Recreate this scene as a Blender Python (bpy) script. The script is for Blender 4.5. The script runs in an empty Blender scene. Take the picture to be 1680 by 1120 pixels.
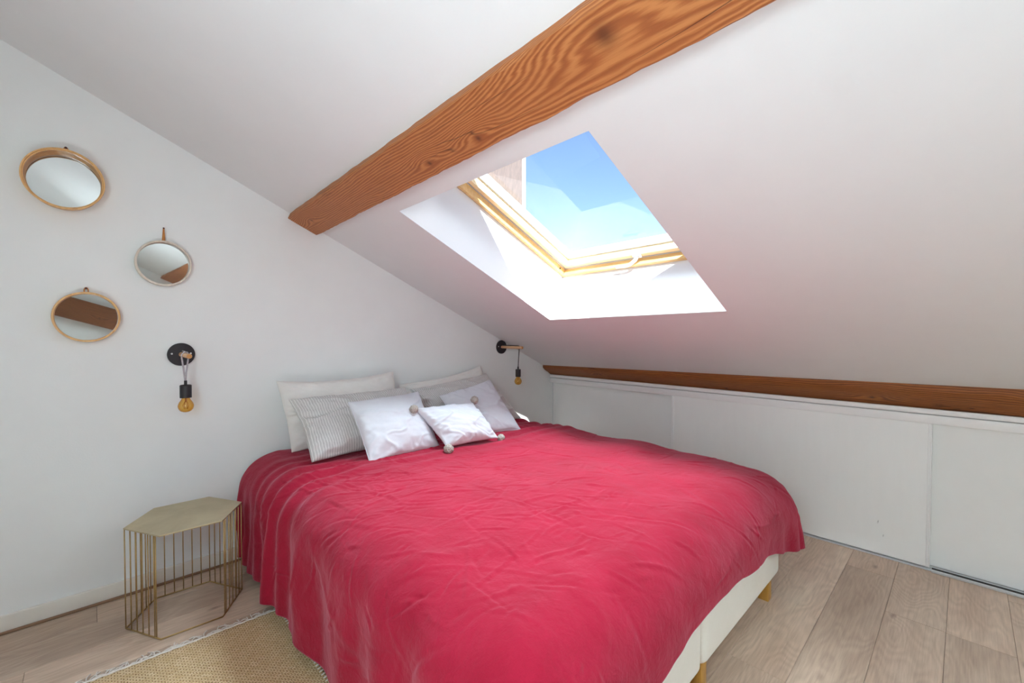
import bpy, bmesh, math, random
import numpy as np
from mathutils import Vector, Matrix
random.seed(7)
sc = bpy.context.scene
COL = sc.collection
PI = math.pi

# ------------------------------------------------------------------ camera, sky, sun, lights, exposure
SUN_DIR = Vector((0.463, 0.610, -0.643)).normalized()      # direction the sunlight travels
SUN_STRENGTH = 13.5
SKY_STRENGTH = 0.17
CAM_H = 1.17
cam_d = bpy.data.cameras.new('camera')
cam = bpy.data.objects.new('camera', cam_d)
COL.objects.link(cam)
cam_d.sensor_width = 36.0
cam_d.lens = 717.26 / 1680.0 * 36.0
cam_d.clip_start = 0.01
yaw, pitch, roll = 0.804232, -0.0200569, 0.000938
fw = Vector((math.cos(yaw) * math.cos(pitch), math.sin(yaw) * math.cos(pitch), math.sin(pitch)))
r0 = Vector((math.sin(yaw), -math.cos(yaw), 0))
u0 = r0.cross(fw)
rr = r0 * math.cos(roll) + u0 * math.sin(roll)
uu = u0 * math.cos(roll) - r0 * math.sin(roll)
cam.matrix_world = Matrix(((rr.x, uu.x, -fw.x, 0), (rr.y, uu.y, -fw.y, 0), (rr.z, uu.z, -fw.z, CAM_H), (0, 0, 0, 1)))
sc.camera = cam

w = bpy.data.worlds.new('sky')
sc.world = w
w.use_nodes = True
wn = w.node_tree
bg = wn.nodes['Background']
sky = wn.nodes.new('ShaderNodeTexSky')
sky.sky_type = 'NISHITA'
sky.sun_disc = False
sky.sun_elevation = math.asin(-SUN_DIR.z)
sky.sun_rotation = math.atan2(-SUN_DIR.x, -SUN_DIR.y)
sky.air_density = 1.0
sky.dust_density = 0.6
sky.ozone_density = 3.0
wn.links.new(sky.outputs[0], bg.inputs[0])
bg.inputs[1].default_value = SKY_STRENGTH

sl = bpy.data.lights.new('sun', 'SUN')
sl.energy = SUN_STRENGTH
sl.angle = math.radians(0.6)
sl.color = (1.0, 0.99, 0.97)
sun = bpy.data.objects.new('sun', sl)
COL.objects.link(sun)
sun.rotation_euler = SUN_DIR.to_track_quat('-Z', 'Y').to_euler()
sun.location = (-3, -4, 6)


def area(name, loc, target, sx, sy, power, col):
    l = bpy.data.lights.new(name, 'AREA')
    l.shape = 'RECTANGLE'
    l.size, l.size_y = sx, sy
    l.energy = power
    l.color = col
    o = bpy.data.objects.new(name, l)
    COL.objects.link(o)
    o.location = loc
    o.rotation_euler = (Vector(target) - Vector(loc)).to_track_quat('-Z', 'Y').to_euler()
    return o


# unseen fill lamp, added to brighten the ceiling from below
area('ceiling_fill', (-0.32, 0.05, 0.30), (-0.29, 0.2, 2.2), 0.7, 0.7, 12, (0.74, 0.92, 1.0))
# fill lamp added before the solid left wall, for the doors and walls
area('left_fill', (-0.58, 0.15, 1.40), (2.6, 1.2, 0.1), 0.7, 0.7, 17, (0.78, 0.93, 1.0))
# fill lamps added over both roof windows, to brighten the bed and the room
area('roof_window_fill', (2.35, 1.42, 3.9), (1.7, 1.28, 1.7), 1.1, 1.1, 185, (0.80, 0.93, 1.0))
area('second_window_fill', (1.93, -1.15, 2.14), (1.56, -1.15, 1.33), 0.95, 0.95, 46, (0.78, 0.92, 1.0))

sc.view_settings.view_transform = 'Standard'
sc.view_settings.look = 'None'
sc.view_settings.gamma = 1.0
sc.view_settings.use_curve_mapping = False
sc.view_settings.exposure = 0.64
cy = sc.cycles
cy.use_denoising = True
cy.sample_clamp_indirect = 0.0
cy.sample_clamp_direct = 0.0
cy.max_bounces = 14
cy.diffuse_bounces = 8
cy.glossy_bounces = 6
cy.transparent_max_bounces = 12
cy.transmission_bounces = 8
cy.blur_glossy = 0.5
cy.caustics_reflective = False
cy.caustics_refractive = False


# ------------------------------------------------------------------ helpers
def link(o, parent=None):
    COL.objects.link(o)
    if parent is not None:
        o.parent = parent
    return o


def tag(o, label=None, cat=None, group=None, kind=None):
    if label: o['label'] = label
    if cat: o['category'] = cat
    if group: o['group'] = group
    if kind: o['kind'] = kind
    return o


def empty(name, loc, label, cat, group=None):
    o = bpy.data.objects.new(name, None)
    o.empty_display_size = 0.05
    o.location = loc
    COL.objects.link(o)
    return tag(o, label, cat, group)


def mesh_obj(name, verts, faces, mat, parent=None, smooth=True, uvs=None):
    """verts in world coordinates; shifted to the parent's base (or the mesh's own centre) when linked"""
    v = np.asarray(verts, dtype=float)
    base = np.zeros(3)
    if parent is not None:
        p = parent
        while p is not None:
            base += np.array(p.location)
            p = p.parent
    off = (v.min(0) + v.max(0)) / 2 - base
    if parent is None:
        off[2] = v[:, 2].min()
    me = bpy.data.meshes.new(name)
    me.from_pydata((v - base - off).tolist(), [], [tuple(f) for f in faces])
    if uvs is not None:
        ul = me.uv_layers.new(name='UVMap')
        li = np.zeros(len(me.loops), dtype=np.int32)
        me.loops.foreach_get('vertex_index', li)
        ul.data.foreach_set('uv', np.asarray(uvs, dtype=np.float32)[li].ravel())
    me.polygons.foreach_set('use_smooth', [smooth] * len(me.polygons))
    me.materials.append(mat)
    me.update()
    o = bpy.data.objects.new(name, me)
    o.location = off
    return link(o, parent)


def bm_obj(name, bm, mat, parent=None, smooth=False, autosmooth=None):
    bm.verts.ensure_lookup_table()
    bm.verts.index_update()
    verts = [tuple(v.co) for v in bm.verts]
    faces = [[v.index for v in f.verts] for f in bm.faces]
    bm.free()
    o = mesh_obj(name, verts, faces, mat, parent, smooth)
    if autosmooth:
        o.data.polygons.foreach_set('use_smooth', [True] * len(o.data.polygons))
        o.data.set_sharp_from_angle(angle=math.radians(autosmooth))
    return o


def add_box(bm, lo, hi, bev=0.0, seg=2, mat=None):
    b = bmesh.new()
    bmesh.ops.create_cube(b, size=1.0)
    lo, hi = Vector(lo), Vector(hi)
    c, s = (lo + hi) / 2, hi - lo
    for v in b.verts:
        v.co = Vector((v.co.x * s.x, v.co.y * s.y, v.co.z * s.z)) + c
    if bev > 0:
        bmesh.ops.bevel(b, geom=b.edges[:], offset=bev, segments=seg, profile=0.5, affect='EDGES')
    merge(bm, b, mat)


def merge(bm, b, mat=None):
    b.verts.index_update()
    vs = [bm.verts.new((mat @ v.co) if mat is not None else v.co) for v in b.verts]
    for f in b.faces:
        try:
            bm.faces.new([vs[v.index] for v in f.verts])
        except ValueError:
            pass
    b.free()


def box_obj(name, lo, hi, mat, parent=None, bev=0.0, seg=2, xf=None):
    bm = bmesh.new()
    add_box(bm, lo, hi, bev, seg, xf)
    return bm_obj(name, bm, mat, parent, autosmooth=40 if bev else None)


def frame_axes(d):
    d = d.normalized()
    a = Vector((0, 0, 1)) if abs(d.z) < 0.9 else Vector((1, 0, 0))
    x = d.cross(a).normalized()
    return x, d.cross(x).normalized()


def tube(pts, r, n=10, cap=True, closed=False):
    """returns verts, faces of a tube along pts (world)"""
    pts = [Vector(p) for p in pts]
    V, F = [], []
    m = len(pts)
    x = None
    for i, p in enumerate(pts):
        if closed:
            d = (pts[(i + 1) % m] - pts[i - 1])
        else:
            d = pts[min(i + 1, m - 1)] - pts[max(i - 1, 0)]
        d.normalize()
        if x is None:
            x, y = frame_axes(d)
        else:
            x = (x - d * x.dot(d)).normalized()
            y = d.cross(x).normalized()
        ri = r[i] if isinstance(r, (list, tuple)) else r
        for k in range(n):
            a = 2 * PI * k / n
            V.append(tuple(p + x * (ri * math.cos(a)) + y * (ri * math.sin(a))))
    rng = m if closed else m - 1
    for i in range(rng):
        j = (i + 1) % m
        for k in range(n):
            k2 = (k + 1) % n
            F.append((i * n + k, i * n + k2, j * n + k2, j * n + k))
    if cap and not closed:
        F.append(tuple(range(n))[::-1])
        F.append(tuple((m - 1) * n + k for k in range(n)))
    return V, F


def join_vf(lst):
    V, F = [], []
    for v, f in lst:
        o = len(V)
        V += list(v)
        F += [tuple(i + o for i in q) for q in f]
    return V, F


def lathe(prof, c, ax, n=40):
    """prof: (radius, distance along ax) pairs; closed where radius 0"""
    c = Vector(c)
    ax = Vector(ax).normalized()
    x, y = frame_axes(ax)
    V, F, rows = [], [], []
    for (r, h) in prof:
        if r < 1e-6:
            rows.append([len(V)])
            V.append(tuple(c + ax * h))
        else:
            row = []
            for k in range(n):
                a = 2 * PI * k / n
                row.append(len(V))
                V.append(tuple(c + ax * h + x * (r * math.cos(a)) + y * (r * math.sin(a))))
            rows.append(row)
    for A, B in zip(rows[:-1], rows[1:]):
        for k in range(n):
            k2 = (k + 1) % n
            if len(A) == 1 and len(B) == 1: continue
            if len(A) == 1: F.append((A[0], B[k2], B[k]))
            elif len(B) == 1: F.append((A[k], A[k2], B[0]))
            else: F.append((A[k], A[k2], B[k2], B[k]))
    return V, F


def fix_normals(o):
    b = bmesh.new()
    b.from_mesh(o.data)
    bmesh.ops.recalc_face_normals(b, faces=b.faces[:])
    b.to_mesh(o.data)
    b.free()
    return o


def lathe_obj(name, prof, c, ax, mat, parent=None, n=40, sharp=35):
    V, F = lathe(prof, c, ax, n)
    o = fix_normals(mesh_obj(name, V, F, mat, parent, True))
    o.data.set_sharp_from_angle(angle=math.radians(sharp))
    return o


def tube_obj(name, pts, r, mat, parent=None, n=10, closed=False):
    V, F = tube(pts, r, n, True, closed)
    return fix_normals(mesh_obj(name, V, F, mat, parent, True))


_rs = np.random.RandomState(11)
_lat = _rs.rand(256, 256)


def vnoise(x, y):
    x = np.asarray(x, float); y = np.asarray(y, float)
    xi = np.floor(x).astype(int); yi = np.floor(y).astype(int)
    fx = x - xi; fy = y - yi
    fx = fx * fx * fx * (fx * (fx * 6 - 15) + 10); fy = fy * fy * fy * (fy * (fy * 6 - 15) + 10)
    g = lambda a, b: _lat[a % 256, b % 256]
    return ((g(xi, yi) * (1 - fx) + g(xi + 1, yi) * fx) * (1 - fy) + (g(xi, yi + 1) * (1 - fx) + g(xi + 1, yi + 1) * fx) * fy) * 2 - 1


def fbm(x, y, o=3):
    s = 0; a = 1.0; t = 0
    for i in range(o):
        s = s + a * vnoise(x * 2 ** i + 17.3 * i, y * 2 ** i + 9.1 * i); t += a; a *= 0.5
    return s / t


def ridge(x, y):
    """sharp creases: thin ridges along the zero lines of noise"""
    n = fbm(x, y, 2)
    return np.exp(-(n / 0.10) ** 2)


def grid_faces(n, m):
    i, j = np.meshgrid(np.arange(n - 1), np.arange(m - 1), indexing='ij')
    a = (i * m + j).ravel()
    return np.stack([a, a + m, a + m + 1, a + 1], 1).tolist()


# ------------------------------------------------------------------ materials
def srgb(r, g, b):
    f = lambda c: (c / 255 / 12.92) if c / 255 <= 0.04045 else ((c / 255 + 0.055) / 1.055) ** 2.4
    return (f(r), f(g), f(b), 1.0)


class M:
    def __init__(self, name):
        self.m = bpy.data.materials.new(name)
        self.m.use_nodes = True
        self.t = self.m.node_tree
        self.n = self.t.nodes
        self.b = self.n['Principled BSDF']

    def node(self, kind, **kw):
        n = self.n.new(kind)
        for k, v in kw.items():
            if k.startswith('i_'):
                key = k[2:]
                n.inputs[int(key) if key.isdigit() else key.replace('_', ' ')].default_value = v
            else:
                setattr(n, k, v)
        return n

    def l(self, a, b):
        self.t.links.new(a, b)

    def set(self, **kw):
        for k, v in kw.items():
            self.b.inputs[k.replace('_', ' ')].default_value = v
        return self

    def math(self, op, a, b=None, clamp=False):
        n = self.node('ShaderNodeMath', operation=op, use_clamp=clamp)
        for i, v in enumerate((a, b)):
            if v is None: continue
            if isinstance(v, (int, float)): n.inputs[i].default_value = v
            else: self.l(v, n.inputs[i])
        return n.outputs[0]

    def coord(self, which='Object', scale=(1, 1, 1), loc=(0, 0, 0), rot=(0, 0, 0)):
        t = self.node('ShaderNodeTexCoord')
        mp = self.node('ShaderNodeMapping')
        mp.inputs['Scale'].default_value = scale
        mp.inputs['Location'].default_value = loc
        mp.inputs['Rotation'].default_value = rot
        self.l(t.outputs[which], mp.inputs[0])
        return mp.outputs[0]

    def noise(self, vec, scale, detail=3, rough=0.5, dist=0.0):
        n = self.node('ShaderNodeTexNoise')
        n.inputs['Scale'].default_value = scale
        n.inputs['Detail'].default_value = detail
        n.inputs['Roughness'].default_value = rough
        n.inputs['Distortion'].default_value = dist
        self.l(vec, n.inputs['Vector'])
        return n.outputs[0]

    def ramp(self, fac, stops, interp='LINEAR'):
        n = self.node('ShaderNodeValToRGB')
        cr = n.color_ramp
        cr.interpolation = interp
        while len(cr.elements) < len(stops): cr.elements.new(0.5)
        for e, (p, c) in zip(cr.elements, stops):
            e.position = p
            e.color = c if len(c) == 4 else (*c, 1)
        self.l(fac, n.inputs[0])
        return n.outputs[0]

    def mix(self, fac, a, b, mode='MIX'):
        n = self.node('ShaderNodeMix', data_type='RGBA', blend_type=mode)
        for i, v in ((0, fac), (6, a), (7, b)):
            if isinstance(v, (int, float)): n.inputs[i].default_value = v
            elif isinstance(v, tuple): n.inputs[i].default_value = v
            else: self.l(v, n.inputs[i])
        return n.outputs[2]

    def bump(self, h, strength=0.3, dist=0.01):
        n = self.node('ShaderNodeBump')
        n.inputs['Strength'].default_value = strength
        n.inputs['Distance'].default_value = dist
        self.l(h, n.inputs['Height'])
        self.l(n.outputs[0], self.b.inputs['Normal'])

    def color(self, sock):
        self.l(sock, self.b.inputs['Base Color'])


def plain(name, col, rough=0.5, metal=0.0, nscale=60, namp=0.06, bump=0.0, bscale=80, spec=0.5):
    m = M(name)
    v = m.coord()
    n = m.noise(v, nscale, 4, 0.6)
    d = tuple(c * (1 - namp) for c in col[:3]) + (1,)
    l = tuple(min(1, c * (1 + namp)) for c in col[:3]) + (1,)
    m.color(m.ramp(n, [(0.3, d), (0.7, l)]))
    m.set(Roughness=rough, Metallic=metal)
    m.b.inputs['Specular IOR Level'].default_value = spec
    if bump: m.bump(m.noise(v, bscale, 4, 0.6), bump, 0.003)
    return m.m


WALL = plain('wall_paint', srgb(233, 236, 235), 0.75, nscale=6, namp=0.012, bump=0.12, bscale=140, spec=0.2)
CEIL = plain('ceiling_paint', srgb(226, 226, 226), 0.8, nscale=4, namp=0.012, bump=0.10, bscale=60, spec=0.2)
DOORW = plain('door_white', srgb(237, 238, 236), 0.45, nscale=8, namp=0.01, bump=0.05, bscale=300, spec=0.35)
TRIMW = plain('trim_white', srgb(240, 240, 239), 0.4, nscale=20, namp=0.01, spec=0.4)
BASEW = plain('baseboard_white', srgb(226, 223, 214), 0.45, nscale=20, namp=0.02, spec=0.4)
BLACK = plain('black_metal', srgb(38, 34, 38), 0.5, nscale=90, namp=0.1)
DARK = plain('dark_gap', srgb(45, 42, 40), 0.8)
SCREW = plain('white_screw', srgb(220, 220, 220), 0.35)
CORD = plain('braided_cord', srgb(176, 172, 178), 0.85, nscale=500, namp=0.5)
CORDB = plain('dark_cord', srgb(70, 66, 66), 0.85, nscale=500, namp=0.3)
GASK = plain('grey_gasket', srgb(196, 202, 206), 0.5, nscale=40, namp=0.02)
HANDLE = plain('white_handle', srgb(228, 230, 232), 0.3, nscale=40, namp=0.01)
ALU = plain('aluminium_track', srgb(205, 207, 208), 0.35, 0.3, nscale=60, namp=0.02)
CHIM = plain('chimney_render', srgb(226, 196, 178), 0.9, nscale=5, namp=0.12, bump=0.6, bscale=40)
ROOF = plain('roof_felt', srgb(120, 110, 105), 0.9)
STRAP = plain('tan_leather', srgb(190, 125, 60), 0.55, nscale=60, namp=0.12)
NAIL = plain('dark_nail', srgb(90, 50, 40), 0.5, 0.2)
COTTON = plain('cotton_fringe', srgb(214, 206, 196), 0.95, nscale=200, namp=0.08)
SEW = plain('dark_sewing', srgb(45, 35, 30), 0.9)


def wood_basic(name, c1, c2, scale, rough=0.45, axis=0, stretch=14, bump=0.1):
    m = M(name)
    s = [stretch, stretch, stretch]
    s[axis] = 1.0
    v = m.coord('Object', tuple(x * scale for x in s))
    n = m.noise(v, 1.0, 5, 0.55, 0.6)
    m.color(m.ramp(n, [(0.25, c1), (0.75, c2)]))
    m.set(Roughness=rough)
    m.bump(n, bump, 0.002)
    return m.m


BAMBOO = wood_basic('bamboo_hoop', srgb(204, 152, 92), srgb(232, 188, 126), 14, 0.4, 2, 5)
PALEHOOP = wood_basic('pale_hoop', srgb(196, 182, 164), srgb(226, 216, 202), 14, 0.45, 2, 5)
DOWEL = wood_basic('beech_dowel', srgb(196, 150, 112), srgb(224, 182, 142), 20, 0.5, 1)
DOWELEND = wood_basic('dowel_end', srgb(190, 130, 70), srgb(206, 148, 88), 60, 0.6, 1, 1)
PINE = wood_basic('pine_frame', srgb(214, 172, 108), srgb(232, 198, 140), 6, 0.4, 1, 10)
PINEP = wood_basic('pine_sash_pale', srgb(240, 214, 162), srgb(250, 232, 192), 6, 0.4, 1, 10)
BEDLEG = wood_basic('varnished_leg', srgb(176, 126, 50), srgb(206, 158, 78), 10, 0.4, 2)
STRIPW = wood_basic('oak_strip', srgb(120, 92, 68), srgb(160, 126, 98), 5, 0.5, 0, 20)


def beam_mat(name, pale, mid, dark, knots, freq, streak=0.0):
    """knots: (along, across, radius) in the beam's own UV metres"""
    m = M(name)
    t = m.node('ShaderNodeTexCoord')
    sep = m.node('ShaderNodeSeparateXYZ')
    m.l(t.outputs['UV'], sep.inputs[0])
    U, V = sep.outputs[0], sep.outputs[1]
    wob = m.noise(m.coord('UV', (1.6, 5.0, 1)), 1.0, 3, 0.5)
    fine = m.noise(m.coord('UV', (5, 60, 1)), 1.0, 4, 0.6)
    f = m.math('ADD', V, m.math('MULTIPLY', wob, 0.055))
    kd = None
    for (ku, kv, kr) in knots:
        du = m.math('MULTIPLY', m.math('SUBTRACT', U, ku), 0.42)
        dv = m.math('SUBTRACT', V, kv)
        r2 = m.math('ADD', m.math('MULTIPLY', du, du), m.math('MULTIPLY', dv, dv))
        g = m.math('EXPONENT', m.math('MULTIPLY', r2, -1.0 / (2.2 * kr) ** 2))
        f = m.math('ADD', f, m.math('MULTIPLY', g, m.math('SUBTRACT', kv + kr * 1.2, V)))
        du2 = m.math('SUBTRACT', U, ku)
        r3 = m.math('ADD', m.math('MULTIPLY', du2, du2), m.math('MULTIPLY', dv, dv))
        g2 = m.math('EXPONENT', m.math('MULTIPLY', r3, -1.0 / (0.5 * kr) ** 2))
        kd = g2 if kd is None else m.math('MAXIMUM', kd, g2)
    f = m.math('ADD', f, m.math('MULTIPLY', fine, 0.012))
    s = m.math('SINE', m.math('MULTIPLY', f, freq))
    s = m.math('ADD', m.math('MULTIPLY', s, 0.5), 0.5)
    s2 = m.math('MULTIPLY', s, m.math('ADD', m.math('MULTIPLY', fine, 0.6), 0.55), True)
    c = m.ramp(s2, [(0.0, pale), (0.6, mid), (1.0, tuple((a_ + b_) / 2 for a_, b_ in zip(mid, dark)))])
    big = m.noise(m.coord('UV', (1.3, 7, 1), (3, 1, 0)), 1.0, 3, 0.6)
    c = m.mix(m.ramp(big, [(0.5, (0, 0, 0)), (0.75, (0.55, 0.55, 0.55))]), c, mid)
    blot = m.noise(m.coord('UV', (3.0, 14, 1), (7, 3, 0)), 1.0, 4, 0.7, 0.8)
    c = m.mix(m.ramp(blot, [(0.62, (0, 0, 0)), (0.78, (0.55 + streak, 0.55 + streak, 0.55 + streak))]), c, tuple(x * 0.4 for x in dark[:3]) + (1,))
    crack = m.noise(m.coord('UV', (0.9, 11, 1), (1.7, 9, 0)), 1.0, 2, 0.5, 0.3)
    ck = m.ramp(m.math('ABSOLUTE', m.math('SUBTRACT', crack, 0.5)), [(0.0, (1, 1, 1)), (0.006, (0, 0, 0))])
    gate = m.ramp(m.noise(m.coord('UV', (1.1, 3, 1), (4, 2, 0)), 1.0, 2), [(0.55, (0, 0, 0)), (0.62, (1, 1, 1))])
    ck2 = m.math('MULTIPLY', ck, gate)
    blackc = tuple(x * 0.12 for x in dark[:3]) + (1,)
    c = m.mix(m.math('MULTIPLY', ck2, 0.8), c, blackc)
    if kd is not None: c = m.mix(m.math('MULTIPLY', kd, 0.75), c, tuple(x * 0.35 for x in dark[:3]) + (1,))
    m.color(c)
    m.set(Roughness=0.55)
    m.bump(m.math('SUBTRACT', m.math('MULTIPLY', s2, -0.5), ck2), 0.35, 0.004)
    return m.m


def floor_mat():
    m = M('oak_plank')
    info = m.node('ShaderNodeObjectInfo')
    rnd = info.outputs['Random']
    t = m.node('ShaderNodeTexCoord')
    sep = m.node('ShaderNodeSeparateXYZ')
    m.l(t.outputs['Object'], sep.inputs[0])
    ofs = m.math('MULTIPLY', rnd, 37.0)
    cx = m.math('ADD', sep.outputs[0], ofs)
    cyy = m.math('ADD', sep.outputs[1], m.math('MULTIPLY', rnd, 13.0))

    def vec(sx, sy):
        cb = m.node('ShaderNodeCombineXYZ')
        m.l(m.math('MULTIPLY', cx, sx), cb.inputs[0])
        m.l(m.math('MULTIPLY', cyy, sy), cb.inputs[1])
        m.l(ofs, cb.inputs[2])
        return cb.outputs[0]
    w1 = m.noise(vec(1.6, 5.5), 1.0, 2, 0.5)
    ringv = m.math('ADD', m.math('MULTIPLY', w1, 9.0), m.math('MULTIPLY', sep.outputs[1], 6.0))
    s = m.math('ADD', m.math('MULTIPLY', m.math('SINE', m.math('MULTIPLY', ringv, 14.0)), 0.5), 0.5)
    fine = m.noise(vec(7, 150), 1.0, 4, 0.65)
    tone = m.noise(vec(1.2, 7), 1.0, 4, 0.6)
    c = m.ramp(tone, [(0.25, srgb(180, 154, 132)), (0.5, srgb(205, 180, 157)), (0.75, srgb(218, 196, 173))])
    c = m.mix(m.math('MULTIPLY', s, 0.17), c, srgb(134, 108, 88))
    c = m.mix(m.math('MULTIPLY', m.ramp(fine, [(0.4, (0, 0, 0)), (0.75, (1, 1, 1))]), 0.32), c, srgb(120, 96, 78))
    kn = m.node('ShaderNodeTexVoronoi', feature='F1')
    kn.inputs['Scale'].default_value = 1.0
    m.l(vec(3.2, 8.0), kn.inputs['Vector'])
    kk = m.ramp(kn.outputs['Distance'], [(0.0, (1, 1, 1)), (0.045, (0.5, 0.5, 0.5)), (0.11, (0, 0, 0))])
    c = m.mix(m.math('MULTIPLY', kk, 0.7), c, srgb(84, 62, 48))
    hsv = m.node('ShaderNodeHueSaturation')
    m.l(c, hsv.inputs['Color'])
    m.l(m.math('ADD', m.math('MULTIPLY', rnd, 0.22), 0.86), hsv.inputs['Value'])
    hsv.inputs['Saturation'].default_value = 0.95
    m.color(hsv.outputs[0])
    m.set(Roughness=0.42)
    m.b.inputs['Specular IOR Level'].default_value = 0.4
    m.bump(m.math('ADD', fine, m.math('MULTIPLY', s, 0.2)), 0.12, 0.002)
    return m.m


OAK = floor_mat()


def fabric(name, c1, c2, weave=900, bump=0.35, sheen=0.2, crease=0.0, sheen_col=(1, 1, 1, 1), slub=0.5):
    m = M(name)
    u = m.coord('UV', (weave, weave * 0.12, 1))
    v = m.coord('UV', (weave * 0.12, weave, 1))
    a = m.noise(u, 1.0, 2, 0.5)
    b = m.noise(v, 1.0, 2, 0.5)
    wv = m.math('MULTIPLY', m.math('ADD', a, b), 0.5)
    big = m.noise(m.coord('UV', (6, 6, 1)), 1.0, 4, 0.6)
    fac = m.math('ADD', m.math('MULTIPLY', wv, slub), m.math('MULTIPLY', big, 1 - slub))
    m.color(m.ramp(fac, [(0.35, c1), (0.65, c2)]))
    h = m.math('MULTIPLY', wv, 0.35)
    if crease > 0:
        h = m.math('ADD', h, m.math('MULTIPLY', m.noise(m.coord('UV', (26, 26, 1)), 1.0, 4, 0.6, 0.4), crease * 4))
    m.set(Roughness=0.9)
    m.b.inputs['Sheen Weight'].default_value = sheen
    m.b.inputs['Sheen Roughness'].default_value = 0.45
    m.b.inputs['Sheen Tint'].default_value = sheen_col
    m.b.inputs['Specular IOR Level'].default_value = 0.15
    m.bump(h, bump, 0.004)
    return m.m


DUVET = fabric('crimson_linen', srgb(144, 17, 42), srgb(166, 27, 56), 700, 0.60, 0.32, 0.5, (1.0, 0.50, 0.60, 1))
WHITE1 = fabric('white_linen', srgb(222, 220, 214), srgb(232, 230, 226), 500, 0.3, 0.1, 0.22)
WHITE2 = fabric('bright_white_linen', srgb(208, 210, 216), srgb(216, 218, 223), 500, 0.3, 0.1, 0.16)
BOXF = fabric('cream_upholstery', srgb(226, 221, 210), srgb(234, 230, 221), 500, 0.15, 0.1)
POM = plain('pompom_yarn', srgb(188, 178, 168), 0.95, nscale=260, namp=0.3, bump=1.0, bscale=320)


def stripe_mat():
    m = M('grey_striped_linen')
    wob = m.noise(m.coord('UV', (3, 3, 1)), 1.0, 2)
    t = m.node('ShaderNodeTexCoord')
    sep = m.node('ShaderNodeSeparateXYZ')
    m.l(t.outputs['UV'], sep.inputs[0])
    x = m.math('ADD', sep.outputs[0], m.math('MULTIPLY', wob, 0.012))
    s = m.math('SINE', m.math('MULTIPLY', x, 2 * PI / 0.0125))
    brk = m.noise(m.coord('UV', (60, 25, 1)), 1.0, 3)
    f = m.math('MULTIPLY', m.ramp(s, [(0.45, (0, 0, 0)), (0.95, (1, 1, 1))]), m.math('ADD', brk, 0.25), True)
    wv = m.noise(m.coord('UV', (400, 60, 1)), 1.0, 2)
    base = m.ramp(wv, [(0.3, srgb(182, 181, 178)), (0.7, srgb(202, 201, 198))])
    m.color(m.mix(f, base, srgb(236, 235, 232)))
    m.set(Roughness=0.9)
    m.b.inputs['Sheen Weight'].default_value = 0.1
    m.b.inputs['Specular IOR Level'].default_value = 0.15
    h = m.math('ADD', m.math('MULTIPLY', f, 0.5), m.math('MULTIPLY', m.noise(m.coord('UV', (24, 24, 1)), 1.0, 4, 0.6, 0.6), 1.3))
    m.bump(h, 0.3, 0.004)
    return m.m


GREYS = stripe_mat()


def brass_mat():
    m = M('brushed_brass')
    v = m.coord('Object', (6, 6, 6))
    n = m.noise(v, 1.0, 5, 0.6, 0.5)
    m.color(m.ramp(n, [(0.3, srgb(186, 172, 140)), (0.7, srgb(208, 196, 164))]))
    m.set(Metallic=0.85, Roughness=0.42)
    m.bump(m.noise(m.coord('Object', (40, 300, 40)), 1.0, 3), 0.06, 0.001)
    return m.m


BRASS = brass_mat()
BRASSW = plain('brass_wire', srgb(176, 148, 98), 0.4, 0.7, nscale=60, namp=0.12)


def jute_mat():
    m = M('jute_weave')
    v = m.coord('UV')
    br = m.node('ShaderNodeTexBrick')
    br.offset = 0.5
    br.inputs['Scale'].default_value = 1.0
    br.inputs['Brick Width'].default_value = 0.015
    br.inputs['Row Height'].default_value = 0.0085
    br.inputs['Mortar Size'].default_value = 0.0016
    br.inputs['Mortar Smooth'].default_value = 0.8
    br.inputs['Color1'].default_value = srgb(236, 214, 176)
    br.inputs['Color2'].default_value = srgb(220, 194, 150)
    br.inputs['Mortar'].default_value = srgb(132, 98, 60)
    wob = m.noise(m.coord('UV', (90, 90, 1)), 1.0, 3)
    mp = m.node('ShaderNodeVectorMath', operation='MULTIPLY_ADD')
    mp.inputs[1].default_value = (1, 1, 1)
    cb = m.node('ShaderNodeCombineXYZ')
    m.l(m.math('MULTIPLY', wob, 0.006), cb.inputs[0])
    m.l(m.math('MULTIPLY', wob, 0.005), cb.inputs[1])
    m.l(v, mp.inputs[0])
    m.l(cb.outputs[0], mp.inputs[2])
    m.l(mp.outputs[0], br.inputs['Vector'])
    big = m.noise(m.coord('UV', (9, 30, 1)), 1.0, 4, 0.6)
    c = m.mix(m.ramp(big, [(0.35, (0, 0, 0)), (0.75, (0.45, 0.45, 0.45))]), br.outputs['Color'], srgb(206, 174, 126))
    m.color(c)
    m.set(Roughness=0.95)
    m.b.inputs['Specular IOR Level'].default_value = 0.1
    m.bump(m.math('MULTIPLY', br.outputs['Fac'], -1.0), 0.8, 0.004)
    return m.m


JUTE = jute_mat()


def mirror_mat():
    m = M('mirror_silver')
    v = m.coord()
    n = m.noise(v, 3, 2)
    m.color(m.ramp(n, [(0.3, (0.70, 0.72, 0.71)), (0.7, (0.73, 0.75, 0.74))]))
    m.set(Metallic=1.0, Roughness=0.015)
    return m.m


MIRROR = mirror_mat()


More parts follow.
